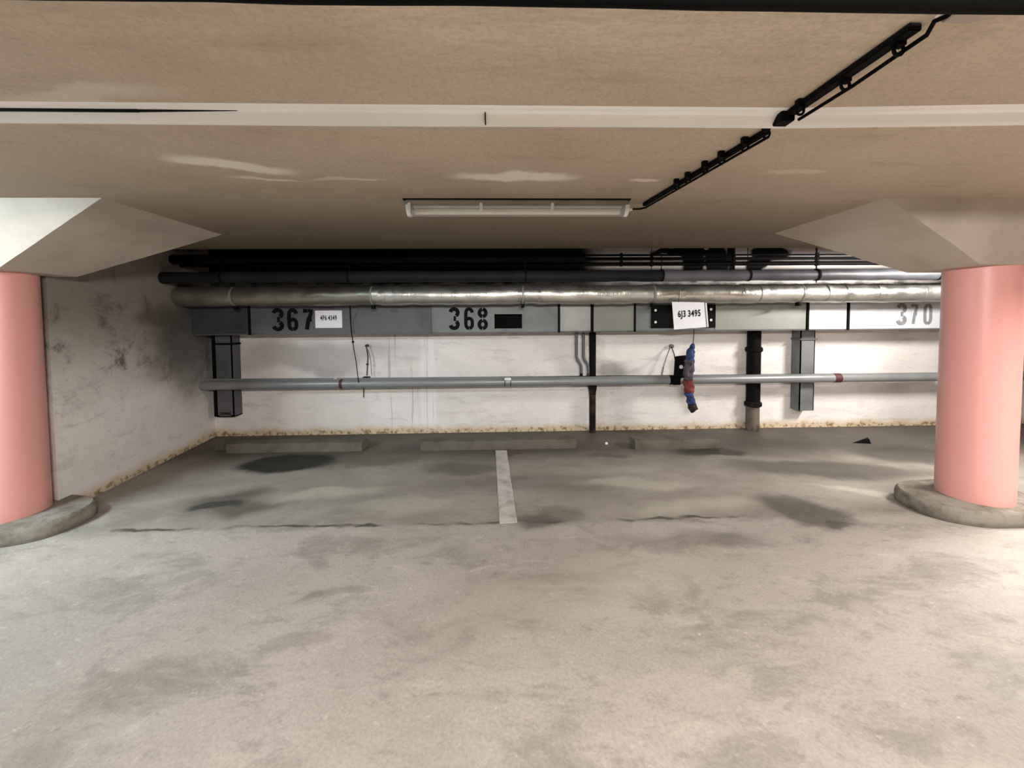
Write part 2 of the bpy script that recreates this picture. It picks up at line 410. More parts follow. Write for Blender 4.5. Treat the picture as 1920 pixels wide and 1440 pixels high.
# downstand strip across the ceiling
def strip():
    y0 = 1.46
    zb = P(960, 238, 1.492).z
    xs = [-9] + [(-4 + i * .1) for i in range(81)] + [9]
    mb = MB(); prof = [(1.41, CZ), (1.43, CZ - .003), (1.448, CZ - .005), (1.454, CZ - .009), (1.470, zb + .009), (1.480, zb + .002), (1.488, zb), (1.492, zb), (1.506, zb + .012), (1.52, CZ)]
    rows = []
    for x in xs:
        sag = .006 * noise.noise(Vector((x * .8, 0, 0))) - (.012 * max(0, (x - 1.2)) if abs(x) < 5 else 0) * 0
        rows.append([mb.b.verts.new((x, y - .045 * max(0, min(1.2, x - 1.1)) , z + (sag * .5 if z < CZ - .015 else 0))) for y, z in prof])
    for a, b in zip(rows, rows[1:]):
        for k in range(len(prof) - 1): mb.b.faces.new((a[k], a[k + 1], b[k + 1], b[k]))
    o = mb.build('trim_1', 'trim', smooth=True, kind='structure')
    g = P(910, 220, y0 - .002)
    MB().hexa([(g.x - .002, 1.446, zb + .006), (g.x + .002, 1.446, zb + .006), (g.x + .002, 1.478, zb - .001), (g.x - .002, 1.478, zb - .001)], [(g.x - .002, 1.446, CZ), (g.x + .002, 1.446, CZ), (g.x + .002, 1.49, CZ), (g.x - .002, 1.49, CZ)]).build('joint', 'black', o)
    a = P(0, 207, y0 - .03).x - .6; b = P(250, 207, y0 - .03).x
    MB().box(a, b, 1.444, 1.452, CZ - .013, CZ + .002).build('gap', 'black', o)
    MB().tube([(b - .02, 1.448, CZ - .009), (b + .35, 1.448, CZ - .006)], [.005, .001], 6).build('crack', 'black', o)
    return zb
ZB = strip()

# ------------------------------------------------------------------ columns
def column(name_lab, cx, cy, plab):
    t = thing('column', name_lab, 'column', (cx, cy, 0))
    hgt = .11; zt = 1.865
    mb = MB(); mb.tube([(cx, cy, hgt - .01), (cx, cy, .6), (cx, cy, 1.2), (cx, cy, zt)], .207, 64)
    mb.build('shaft', 'pink', t, True)
    # flared capital: small square at the shaft, wide rectangle at the ceiling
    s0 = .30; hx = 1.17
    b = [(cx - s0, cy - .22, zt), (cx + s0, cy - .22, zt), (cx + s0, cy + .26, zt), (cx - s0, cy + .26, zt)]
    u = [(cx - hx, cy - .40, CZ), (cx + hx, cy - .40, CZ), (cx + hx, cy + .62, CZ), (cx - hx, cy + .62, CZ)]
    cap = MB().hexa(b, u)
    bmesh.ops.subdivide_edges(cap.b, edges=cap.b.edges[:], cuts=10, use_grid_fill=True)
    for v in cap.b.verts:
        if v.co.z < CZ - .001: v.co += Vector((noise.noise(v.co * 4), noise.noise(v.co * 4 + Vector((5, 0, 0))), 0)) * .008
    cap.build('capital', 'capital', t)
    # worn oval kerb round the foot
    mb = MB(); n = 72; rows = []
    prof = [(1.0, 0), (1.0, .06), (.985, .092), (.95, .108), (.80, .112), (.40, .112)]
    for f, z in prof:
        r = []
        for k in range(n):
            a = 2 * pi * k / n; e = 2 / 2.6
            x = math.copysign(abs(cos(a)) ** e, cos(a)) * .47; y = math.copysign(abs(sin(a)) ** e, sin(a)) * .30
            w = 1 + .025 * noise.noise(Vector((x * 6, y * 6, z * 9 + cx)))
            r.append(mb.b.verts.new((cx + x * f * w, cy + .02 + y * f * w, z)))
        rows.append(r)
    for a, b2 in zip(rows, rows[1:]):
        for k in range(n): mb.b.faces.new((a[k], a[(k + 1) % n], b2[(k + 1) % n], b2[k]))
    mb.b.faces.new(rows[-1])
    mb.build('kerb', 'kerb', t, True)
    return t
column('pink round concrete column at the end of the side wall, flared beige capital catching cool light', -3.62, 2.865, '')
column('pink round concrete column standing free in front of the number 370', 3.66, 2.835, '')

# ------------------------------------------------------------------ marking line and wheel stops
def line():
    a, b, c, d = F(929, 845), F(950, 845), F(970, 980), F(937, 982)
    mb = MB(); n = 24; L = []; R = []
    for i in range(n + 1):
        t = i / n; l = a.lerp(d, t); r = b.lerp(c, t)
        l.x += .006 * noise.noise(Vector((t * 14, 1, 0))); r.x += .006 * noise.noise(Vector((t * 14, 5, 0)))
        L.append(l); R.append(r)
    pts = L + R[::-1]
    vs = [mb.b.verts.new((p.x, p.y, .004)) for p in pts]; lo = [mb.b.verts.new((p.x, p.y, .0)) for p in pts]
    m = len(pts)
    for i in range(n): mb.b.faces.new((vs[i], vs[i + 1], vs[m - 2 - i], vs[m - 1 - i]))
    for i in range(m): mb.b.faces.new((vs[i], lo[i], lo[(i + 1) % m], vs[(i + 1) % m]))
    tag(mb.build('marking_line', 'line'), 'worn white bay line painted on the floor between 367 and 368', 'line')
line()
def stop(px0, px1, py, label, dark=False):
    a = F(px0, py); b = F(px1, py); y0 = (a.y + b.y) / 2
    mb = MB(); n = 26; rows = []
    prof = [(0, 0), (.004, .07), (.02, .098), (.05, .104), (.17, .104), (.20, .085), (.205, 0)]
    for i in range(n + 1):
        x = a.x + (b.x - a.x) * i / n
        row = []
        for dy, z in prof:
            e = .012 * noise.noise(Vector((x * 7, dy * 20, z * 20)))
            row.append(mb.b.verts.new((x, y0 + dy + (e if z < .1 else 0), max(0, z + (e if z > .02 else 0)))))
        rows.append(row)
    for r, q in zip(rows, rows[1:]):
        for k in range(len(prof) - 1): mb.b.faces.new((r[k], r[k + 1], q[k + 1], q[k]))
    mb.b.faces.new(rows[0]); mb.b.faces.new(rows[-1][::-1])
    tag(mb.build('wheel_stop', 'stop', smooth=True), label, 'wheel stop', 'concrete wheel stops along the back wall')
stop(428, 676, 848, 'low concrete wheel stop on the floor behind the round oil stain under 367')
stop(790, 1082, 843, 'low concrete wheel stop on the floor at the head of the white line')
stop(1190, 1352, 842, 'short stained concrete wheel stop on the floor under the hanging cloth bundle')

def debris():
    p = F(1622, 831)
    mb = MB().hexa([(p.x - .16, p.y + .02, 0), (p.x + .05, p.y - .03, 0), (p.x + .06, p.y + .03, 0)],
                   [(p.x - .12, p.y + .02, .008), (p.x + .035, p.y - .02, .05), (p.x + .05, p.y + .02, .065)])
    tag(mb.build('rubber_wedge', 'rubber', bevel=.003), 'small black wedge lying on the floor near the right column', 'wedge')
    p = F(1137, 834)
    mb = MB(); bmesh.ops.create_icosphere(mb.b, subdivisions=2, radius=.018, matrix=Matrix.Translation((p.x, p.y, .016)))
    tag(mb.build('pebble', 'white_plastic', smooth=True), 'tiny white crumb on the floor in the gap between two wheel stops', 'litter')
    p = F(417, 842)
    mb = MB().hexa([(p.x - .07, p.y - .04, 0), (p.x + .06, p.y - .05, 0), (p.x + .07, p.y + .08, 0), (p.x - .05, p.y + .07, 0)],
                   [(p.x - .05, p.y - .02, .07), (p.x + .04, p.y - .02, .085), (p.x + .05, p.y + .05, .08), (p.x - .03, p.y + .05, .06)])
    tag(mb.build('concrete_lump', 'stop', bevel=.008), 'dark lump of concrete on the floor in the left back corner', 'rubble')
debris()

# ------------------------------------------------------------------ pipes along the back
def xat(px, py, Y): return P(px, py, Y).x
# grey lagged pipe above the foil one
def upper_pipe():
    Y = 4.27; x0 = sx(4.27) + .0; z = 1.985; x1 = 9
    t = thing('lagged_pipe', 'dusty dark grey lagged pipe running just above the foil wrapped pipe', 'pipe', (x0, Y, z))
    cuts = [x0] + [xat(p, 518, Y) for p in (418, 655, 985, 1240, 1402, 1530, 1755)] + [5.6, x1]
    for a, b in zip(cuts, cuts[1:]):
        k = max(6, int((b - a) * 14)); zo = random.uniform(-.003, .003)
        MB().tube(lin((a + .006, Y, z + zo), (b - .006, Y, z + zo), k), .064 + random.uniform(-.002, .002), 24, True, .008, 5).build('pipe_section', 'grey_pipe' if a > 1.6 else 'lagging_shaded', t, True)
    for c in cuts[1:-1]:
        MB().tube([(c - .012, Y, z), (c + .012, Y, z)], .069, 24).build('clamp', 'black', t, True)
        if c < 5:
            MB().tube([(c, Y, z + .06), (c, Y + .02, 2.25 if Y < 4.17 else 2.62)], .005, 6).build('hanger_rod', 'black', t)
upper_pipe()
def foil_pipe():
    Y = 4.49; x0 = sx(Y) + .016; z = 1.792; x1 = 9
    t = thing('foil_wrapped_pipe', 'thick shiny foil wrapped pipe running above the painted bay numbers', 'pipe', (x0, Y, z))
    cuts = [x0] + [xat(p, 556, Y) for p in (442, 700, 980, 1223, 1497)] + [5.4, x1]
    for i, (a, b) in enumerate(zip(cuts, cuts[1:])):
        n = int((b - a) * 26); pts = lin((a, Y, z), (b, Y, z), n)
        rr = []
        for j in range(n):
            u = j / (n - 1); e = min(u, 1 - u) * (b - a)
            rr.append(.111 - (.007 if e < .02 else 0) + .0025 * noise.noise(Vector((j * .9, i, 0))) + .002 * sin(j * .8 + i))
        for j, p in enumerate(pts): p.z += .006 * sin(pi * j / (n - 1)) * -1 + .004
        MB().tube(pts, rr, 40, True, .007, 9).build('foil_section', 'foil' if i > 1 else 'foil_shaded', t, True)
    for c in cuts[1:-2]:
        MB().tube([(c - .010, Y, z), (c + .010, Y, z)], .113, 32).build('clamp', 'galv', t, True)
        MB().box(c - .018, c + .018, Y - .03, Y + .03, z - .150, z - .108).build('clamp_bolt', 'black', t, bevel=.004)
    # narrow foil tape wraps
    for px in (720, 745, 905, 1010, 1122, 1180, 1275, 1390, 1400, 1425, 1545, 1580, 1640, 1726):
        c = xat(px, 556, Y); w_ = random.uniform(.015, .05)
        MB().tube(lin((c - w_, Y, z + .001), (c + w_, Y, z + .001), 4), .1135, 40, True, .006, 14).build('foil_tape', 'foil', t, True)
foil_pipe()
def thin_pipes():
    for Y, py, r, lab in ((4.68, 479, .012, 'thin black pipe nearest the ceiling in the pipe recess'),
                          (4.72, 486, .020, 'thicker black pipe second from the top in the pipe recess'),
                          (4.57, 496, .022, 'black pipe just above the lagged grey pipe in the recess')):
        z = P(960, py, Y).z; x0 = sx(Y)
        t = thing('thin_pipe', lab, 'pipe', (x0, Y, z), 'thin black pipes in the recess')
        MB().tube(lin((x0, Y, z), (9, Y, z), 60), r, 12, True, .002, 3).build('pipe_run', 'black_pipe', t, True)
        for px in (560, 920, 1165, 1222, 1375, 1532):
            c = xat(px, py, Y)
            MB().box(c - .012, c + .012, Y - r - .004, Y + r + .004, z - r - .004, z + r + .012).build('clamp', 'black', t)
    # black slab of lagging on the left, right under the ceiling
    Y = 4.43; z = 2.205; x0 = sx(Y)
    tag(MB().tube(lin((x0, Y, z), (P(1095, 480, Y).x, Y, z), 50), .055, 20, True, .012, 4).build('black_lagged_pipe', 'black_pipe', smooth=True),
        'black lagged pipe high at the left in the recess, ending halfway', 'pipe')
    # struts and wires dropping from the recess ceiling
    for px, y0, y1, r, nm, lab in ((1376, 466, 510, .016, 'hanger_strut', 'black flat strut hanging in the recess above the paper 6J3 3495'),
                               (1222, 466, 516, .004, 'hanger_wire', 'left one of the thin black wires in the lit part of the recess'),
                               (1240, 466, 518, .004, 'hanger_wire', 'right one of the pair of thin black wires in the lit recess'),
                               (1532, 464, 530, .006, 'hanger_wire', 'thin black wire in the recess nearest the right capital')):
        Y = 4.40; a = P(px, y0, Y); b = P(px, y1, Y)
        tag(MB().tube([(a.x, Y, 2.62), (a.x, Y, b.z)], r, 6).build(nm, 'black'), lab, 'hanger')
thin_pipes()

# ------------------------------------------------------------------ ventilation duct
DY = 4.72; DYB = 5.0
DZ0 = P(480, 626, DY).z; DZ1 = 1.72
def digit_paths(ch):
    # unit box 0..1 wide, 0..2 high
    def arc(cx, cy, rx, ry, a0, a1, n=10):
        return [(cx + rx * cos(radians(a0 + (a1 - a0) * i / n)), cy + ry * sin(radians(a0 + (a1 - a0) * i / n))) for i in range(n + 1)]
    if ch == '3':
        return [arc(.5, 1.55, .36, .33, 170, -60), arc(.5, .45, .36, .33, 60, -170), [(.45, 1.06), (.68, 1.06)], [(.45, .95), (.68, .95)]]
    if ch == '6':
        return [arc(.5, 1.55, .34, .33, 0, 172) + [(.15, 1.1), (.15, .5)] + arc(.5, .45, .34, .33, 180, 268), arc(.5, .45, .34, .33, 275, 360) + arc(.5, .72, .34, .3, 0, 160)]
    if ch == '9':
        return [arc(.5, .45, .34, .33, 180, 352) + [(.85, .9), (.85, 1.5)] + arc(.5, 1.55, .34, .33, 0, 88), arc(.5, 1.55, .34, .33, 95, 180) + arc(.5, 1.28, .34, .3, 180, 340)]
    if ch == '7':
        return [[(.12, 1.82), (.50, 1.82)], [(.55, 1.82), (.88, 1.82), (.80, 1.45), (.66, 1.12)], [(.62, .98), (.52, .6), (.42, .1)], [(.42, 1.0), (.9, 1.0)]]
    if ch == '8':
        return [arc(.5, 1.53, .33, .33, 95, 265), arc(.5, 1.53, .33, .33, 85, -85), arc(.5, .47, .35, .36, 95, 265), arc(.5, .47, .35, .36, 85, -85)]
    if ch == '0':
        return [arc(.5, 1.5, .34, .36, 94, 180) + [(.16, 1), (.16, .5)] + arc(.5, .5, .34, .36, 180, 266), arc(.5, 1.5, .34, .36, 86, 0) + [(.84, 1), (.84, .5)] + arc(.5, .5, .34, .36, 0, -86)]
def number(chars, pxs, py0, py1, par, mat):
    for ch, (a, b) in zip(chars, pxs):  # stencilled digit
        pa = P(a, py1, DY); pb = P(b, py0, DY); w_ = pb.x - pa.x; h_ = (pb.z - pa.z) / 2
        mb = MB()
        for q, path in enumerate(digit_paths(ch)):
            mb.ribbon([(pa.x + x * w_, pa.z + y * h_) for x, y in path], w_ * .36, DY - .003 - q * .0006, .006)
        mb.build('digit', mat, par)
def text_mesh(s, size, xs, bold, mat, par, loc, rotz=0.0, tilt=0.0, name='lettering'):
    cu = bpy.data.curves.new('lettering', 'FONT'); cu.body = s; cu.size = size; cu.align_x = 'CENTER'; cu.align_y = 'CENTER'
    cu.offset = bold; cu.extrude = .0006; cu.resolution_u = 3; cu.space_character = 1.12; cu.space_word = .7
    tmp = bpy.data.objects.new('lettering_tmp', cu); C.objects.link(tmp)
    bpy.context.view_layer.update()
    me = bpy.data.meshes.new_from_object(tmp.evaluated_get(bpy.context.evaluated_depsgraph_get()))
    bpy.data.objects.remove(tmp)
    me.transform(Matrix.Translation(loc - wloc(par)) @ Matrix.Rotation(rotz, 4, 'Z') @ Matrix.Rotation(tilt, 4, 'Y') @ Matrix.Rotation(pi / 2, 4, 'X') @ Matrix.Diagonal((xs, 1, 1, 1)))
    me.materials.clear(); me.materials.append(M[mat])
    o = bpy.data.objects.new(name, me); C.objects.link(o); o.parent = par
    return o
def duct():
    x0 = sx(DY)
    t = thing('ventilation_duct', 'long rectangular sheet metal duct along the back wall carrying the painted bay numbers', 'duct', (x0, DY, DZ0))
    X = lambda p: xat(p, 600, DY)
    segs = [(x0, X(468), 'galv_shaded'), (X(468), X(658), 'galv_dark'), (X(658), X(795), 'galv_dark'), (X(808), X(1048), 'galv_mid'),
            (X(1048), X(1110), 'galv'), (X(1110), X(1190), 'galv_green'), (X(1190), X(1340), 'galv_mid'), (X(1340), X(1512), 'galv_green'),
            (X(1515), X(1588), 'silver'), (X(1592), 5.9, 'galv_pale'), (5.9, 9, 'galv_pale')]
    hx0, hx1 = X(927), X(979); hz0, hz1 = P(950, 616, DY).z, P(950, 589, DY).z
    for i, (a, b, mt) in enumerate(segs):
        a += .002; b -= .002; dz = (0, .002, -.002, 0, .003, .001)[i % 6]
        if i == 3:
            mb = MB()
            mb.box(a, hx0, DY, DYB, DZ0, DZ1); mb.box(hx1, b, DY, DYB, DZ0, DZ1)
            mb.box(hx0, hx1, DY, DYB, DZ0, hz0); mb.box(hx0, hx1, DY, DYB, hz1, DZ1); mb.box(hx0, hx1, DYB - .01, DYB, hz0, hz1)
            s = mb.build('duct_section', mt, t)
            mb = MB(); e = .012
            mb.box(hx0 - e, hx1 + e, DY - .006, DY, hz1, hz1 + e).box(hx0 - e, hx1 + e, DY - .006, DY, hz0 - e, hz0)
            mb.box(hx0 - e, hx0, DY - .006, DY, hz0, hz1).box(hx1, hx1 + e, DY - .006, DY, hz0, hz1)
            mb.build('opening_frame', 'galv_mid', t)
            MB().box(hx0 + .001, hx1 - .001, DY + .12, DY + .125, hz0 + .001, hz1 - .001).build('opening_darkness_panel', 'rubber', t, label='black panel for the unlit inside of the duct opening')  # black panel set in for the darkness inside the duct
            number('368', [(842, 861), (871, 888), (896, 914)], 577, 618, s, 'digit')
        else:
            bb = MB().box(a, b, DY, DYB, DZ0 + dz, DZ1)
            if mt == 'silver':
                pass
            s = bb.build('duct_section', mt, t, bevel=.004)
            if i == 1: number('367', [(511, 531), (540, 558), (567, 586)], 579, 620, s, 'digit')
            if i == 7: number('9', [(1323, 1340)], 571, 611, s, 'digit')
            if i == 9: number('370', [(1680, 1700), (1706, 1721), (1731, 1748)], 569, 609, s, 'digit_grey')
            if i == 8:
                z = P(1550, 588, DY).z
                MB().box(a + .01, b - .01, DY - .004, DY + .001, z - .003, z + .003).build('seam', 'galv', s)
    for p, w_, mt in ((468, .014, 'black'), (801, .05, 'galv_dark'), (1048, .014, 'black'), (1110, .018, 'black'), (1190, .012, 'black'), (1514, .014, 'black'), (1590, .014, 'black')):
        c = X(p); MB().box(c - w_, c + w_, DY - .014, DYB - .01, DZ0 - .014, DZ1 + .01).build('flange', mt, t, bevel=.003)
    # return lip under the duct
    MB().box(x0 + .02, 9, DY + .002, DY + .02, DZ0 - .012, DZ0).build('bottom_lip', 'galv_dark', t)
    # dark plate behind the sheet of paper, pale discs set in for its holes
    a, b = X(1220), X(1341); z0, z1 = P(1280, 615, DY).z, P(1280, 572, DY).z
    pl = MB().box(a, b, DY - .012, DY - .001, z0, z1).build('cover_plate', 'black', t, bevel=.003, label='black cover plate with pale discs for its holes')
    for px, py in ((1229, 582), (1229, 604), (1333, 580), (1333, 600)):
        p = P(px, py, DY - .014)
        MB().tube([(p.x, DY - .02, p.z), (p.x, DY - .011, p.z)], .016, 12).build('hole_disc', 'white_plastic', pl)
    # vertical branches
    def branch(px0, px1, pyb, lab, slot):
        Yf = 4.94
        xa, xb = xat(px0, 700, Yf), xat(px1, 700, Yf); z0 = P((px0 + px1) / 2, pyb, Yf).z
        mb = MB(); th = .012
        mb.box(xa, xb, Yf, Yf + th, z0 + (.06 if slot else 0), DZ0); mb.box(xa, xa + th, Yf, WY, z0, DZ0); mb.box(xb - th, xb, Yf, WY, z0, DZ0)
        if slot:
            mb.box(xa, xb, Yf, Yf + th, z0, z0 + .025); mb.box(xa, xa + .035, Yf, Yf + th, z0, z0 + .06); mb.box(xb - .035, xb, Yf, Yf + th, z0, z0 + .06)
            mb.box(xa, xb, Yf, WY, z0, z0 + th)
        br = mb.build('branch_duct', 'galv_dark' if slot else 'galv_mid', t, label=lab)
        zf = P((px0 + px1) / 2, 645 if slot else 636, Yf).z
        MB().box(xa - .02, xb + .02, Yf - .02, WY - .01, zf - .012, zf + .012).build('flange', 'galv_dark' if not slot else 'black', br, bevel=.003)
        return xa, xb, z0
    xa, xb, z0 = branch(404, 436, 782, 'dark dusty downward branch at the left end', True)
    MB().box(xa - .05, xa - .008, 4.96, WY, z0 - .0, DZ0).build('dark_strip', 'black', t)  # black upright strip left of the branch
    xa, xb, z0 = branch(1500, 1527, 770, 'grey downward branch near the silver section', False)
    # smear on the sheet
duct()

# ------------------------------------------------------------------ low pipe and rail
LY = 4.855
LZ = P(378, 723, LY).z
def low_pipe():
    x0 = sx(LY) + .0; zr = P(1740, 706.5, LY).z; xr = xat(1740, 706, LY)
    zz = lambda x: LZ + (zr - LZ) * (x - x0) / (xr - x0)
    t = thing('low_grey_pipe', 'grey painted pipe at knee height along the whole back wall', 'pipe', (x0, LY, LZ))
    cuts = [x0] + [xat(p, 715, LY) for p in (641, 952, 1258, 1567)] + [9]
    for a, b in zip(cuts, cuts[1:]):
        MB().tube(lin((a, LY, zz(a)), (b, LY, zz(b)), 20), .058, 28).build('pipe_section', 'low_pipe', t, True)
    for i, c in enumerate(cuts[1:-1]):
        w_ = (.018, .03, .03, .045)[i]
        if i == 1:
            MB().box(c - .042, c + .042, LY - .065, LY - .045, zz(c) + .028, zz(c) + .062).build('clip', 'white_plastic', t, bevel=.003)
            for s in (-.036, .036): MB().tube([(c + s - .004, LY, zz(c)), (c + s + .004, LY, zz(c))], .0605, 28).build('clamp', 'black', t, True)
        else:
            MB().tube([(c - w_, LY, zz(c)), (c + w_, LY, zz(c))], .061, 28).build('clamp', 'dark_red' if i != 2 else 'black', t, True)
    t2 = thing('support_rail', 'thin dark rail on the wall just behind and above the low grey pipe', 'rail', (x0, 4.91, LZ))
    ry = 4.915
    za = P(385, 710.5, ry).z; zb = P(1740, 701, ry).z; xa, xb = xat(385, 710, ry), xat(1740, 701, ry)
    g = lambda x: za + (zb - za) * (x - xa) / (xb - xa)
    c0 = xat(628, 708, ry)
    for a, b in ((xa, c0 - .02), (c0 + .02, 5.9)):
        MB().hexa([(a, 4.9155, zz(a) + .045), (b, 4.9155, zz(b) + .045), (b, 4.9295, zz(b) + .045), (a, 4.9295, zz(a) + .045)],
                  [(a, 4.9155, g(a)), (b, 4.9155, g(b)), (b, 4.9295, g(b)), (a, 4.9295, g(a))]).build('rail_length', 'low_pipe', t2, bevel=.002)
low_pipe()

# ------------------------------------------------------------------ vertical pipes
def verticals():
    Y = 5.02; x = xat(1111, 700, Y)
    t = thing('drain_pipe', 'thin black iron drain pipe dropping from the duct to the floor', 'pipe', (x, Y, 0))
    zl = P(1111, 722, Y).z
    MB().tube([(x, Y, zl - .12), (x, Y, DZ0 - .013)], .044, 20).build('upper_pipe', 'black', t, True)
    MB().tube([(x, Y, 0), (x, Y, zl - .12), (x, Y, zl - .03), (x, Y, zl + .0)], [.042, .042, .056, .060], 20).build('lower_pipe', 'cast_iron', t, True)
    Y = 5.018; x = xat(1413, 700, Y)
    t = thing('soil_pipe', 'thick black cast iron soil pipe with socket collars standing on the floor', 'pipe', (x, Y, 0))
    z1 = P(1413, 655, Y).z; z2 = P(1413, 757, Y).z
    MB().tube([(x, Y, z2), (x, Y, z1)], .082, 28).build('middle_pipe', 'black', t, True)
    MB().tube([(x, Y, z1), (x, Y, DZ0 - .013)], .080, 28).build('upper_pipe', 'black', t, True)
    MB().tube([(x, Y, 0), (x, Y, z2)], .078, 28, True, .004, 12).build('lower_pipe', 'worn_pipe', t, True)
    for z in (z1, z2):
        MB().tube([(x, Y, z - .035), (x, Y, z - .02), (x, Y, z + .02), (x, Y, z + .035)], [.085, .102, .102, .085], 28).build('collar', 'black' if z == z1 else 'cast_iron', t, True)
    # two small conduits with a kink
    for i, px in enumerate((1081, 1094)):
        Y = 4.99; pts = [Vector((P(px, 640, Y).x, Y, DZ0 - .013)), P(px, 668, Y), P(px + 2, 674, Y), P(px + 8, 684, Y), P(px + 9, 690, Y), P(px + 9, 700, Y)]
        c = thing('conduit', ('left' if i == 0 else 'right') + ' one of the two thin grey kinked conduits beside the thin black drain pipe', 'conduit', pts[-1], 'kinked conduits beside the drain pipe')
        MB().tube(pts, .019, 12).build('tube', 'grey_pipe', c, True)
        q = P(px + 9, 706, Y)
        MB().tube([pts[-1], q], .021, 12).build('end_sleeve', 'dark_red' if i else 'black', c, True)
verticals()

# ------------------------------------------------------------------ wires, hooks, box
def small_stuff():
    Y = 4.68
    w_ = thing('hanging_wire', 'thin black wire dropping past the duct right of the paper 4P6 4349', 'wire', P(671, 708, Y))
    pts = [P(656, 574, 4.60), P(657, 600, 4.69), P(660, 630, 4.69), P(663, 652, 4.72), P(668, 680, 4.76), P(671, 706, 4.80), P(673, 722, 4.805)]
    MB().tube(pts, .0055, 6).build('strand', 'rubber', w_, True)
    p = P(662, 641, 4.70); MB().box(p.x - .012, p.x + .012, p.y - .01, p.y + .01, p.z - .012, p.z + .012).build('knot', 'rubber', w_, bevel=.003)
    # wall hook and rod
    a = P(689, 648, 5.09); t = thing('wall_hook', 'rusty wall hook and rod above the low grey pipe right of the thin wire', 'hook', a)
    MB().tube([(a.x, 5.10, a.z), (a.x, 5.04, a.z)], .018, 10).build('plug', 'wire', t)
    b = P(688, 704, 5.0); MB().tube([(a.x, 5.05, a.z), P(690, 670, 5.02), b], .008, 8).build('rod', 'wire', t, True)
    m_ = P(689, 683, 5.01); MB().box(m_.x - .014, m_.x + .014, m_.y - .012, m_.y + .012, m_.z - .01, m_.z + .01).build('nut', 'wire', t)
    MB().tube([P(690, 655, 5.05), P(695, 675, 5.05), P(697, 704, 5.0)], .003, 6).build('chain', 'wire', t)
    c = P(688, 707, 4.98); MB().box(c.x - .04, c.x + .04, 4.93, 5.0, c.z - .006, c.z + .006).build('foot', 'black', t)
    a = P(682, 722, 4.93); b = P(682, 745, 4.93)
    tag(MB().tube([a, b], .007, 6).build('threaded_rod', 'dark_red'), 'short rusty rod sticking down below the low grey pipe', 'rod')
    # right hook with two wires
    a = P(1258, 649, 5.09); t = thing('wall_hook', 'grey wall hook with two spread wires left of the hanging cloth bundle', 'hook', a)
    MB().tube([(a.x, 5.10, a.z), (a.x, 5.05, a.z)], .026, 12).build('plug', 'steel_wire', t)
    MB().tube([P(1257, 650, 5.05), P(1249, 672, 5.03), P(1244, 688, 5.02)], .006, 6).build('wire', 'steel_wire', t, True)
    MB().tube([P(1244, 688, 5.02), P(1241, 703, 5.0)], .011, 8).build('turnbuckle', 'steel_wire', t, True)
    MB().tube([P(1259, 650, 5.05), P(1264, 664, 4.95), P(1266, 676, 4.84)], .007, 6).build('wire', 'wire', t, True)
    # black box clamped on the pipe
    Y = 4.755; a = P(1265, 709, Y); b = P(1287, 667, Y)
    t = thing('junction_box', 'small black box clamped to the low pipe behind the hanging cloth bundle', 'box', P(1276, 709, Y))
    MB().hexa([(a.x, Y, a.z), (b.x, Y, a.z), (b.x, Y + .04, a.z), (a.x, Y + .04, a.z)],
              [(a.x + .015, Y, b.z - .01), (b.x, Y, b.z + .005), (b.x, Y + .04, b.z + .005), (a.x + .015, Y + .04, b.z - .01)]).build('body', 'rubber', t, bevel=.006)
    c = P(1277, 688, Y); MB().tube([(c.x, Y - .006, c.z), (c.x, Y + .002, c.z)], .024, 14).build('disc', 'white_plastic', t, label='small white disc in place of light seen through a loop')  # white disc set in for light showing through a loop
    d = P(1270, 722, Y); MB().box(d.x - .05, d.x + .045, Y + .0, Y + .03, d.z - .0, a.z).build('bracket', 'black', t, bevel=.004)
small_stuff()

def bundle():
    Y = 4.66
    t = thing('cloth_bundle', 'twisted blue, grey and red cloth bundle hanging on a string below the paper 6J3 3495', 'cloth', P(1297, 772, Y))
    MB().tube([P(1302, 600, 4.62), P(1301, 625, Y), P(1299, 648, Y)], .005, 6).build('string', 'rubber', t, True)
    K = [(1299, 644, 2), (1298, 650, 6), (1295, 662, 9), (1293, 675, 10), (1291, 690, 11.5), (1290, 703, 11.5), (1290, 712, 10.5), (1292, 724, 11.5), (1292, 735, 11), (1294, 745, 9.5), (1296, 756, 10.5), (1299, 763, 11.5), (1298, 770, 7), (1297, 774, 3)]
    def at(i0, i1, mat, nm='cloth_fold'):
        pts = []; rr = []
        sub = 5
        for i in range(i0, i1):
            for j in range(sub + (1 if i == i1 - 1 else 0)):
                u = j / sub; a = K[i]; b = K[i + 1]
                x = a[0] + (b[0] - a[0]) * u; y = a[1] + (b[1] - a[1]) * u; r = a[2] + (b[2] - a[2]) * u
                pts.append(P(x, y, Y)); rr.append(r * Y / 720)
        MB().tube(pts, rr, 20, True, .035, 22, .7).build(nm, mat, t, True)
    at(0, 3, 'blue'); at(3, 6, 'greyc'); at(6, 8, 'red'); at(8, 10, 'blue'); at(10, 13, 'brownc')
bundle()

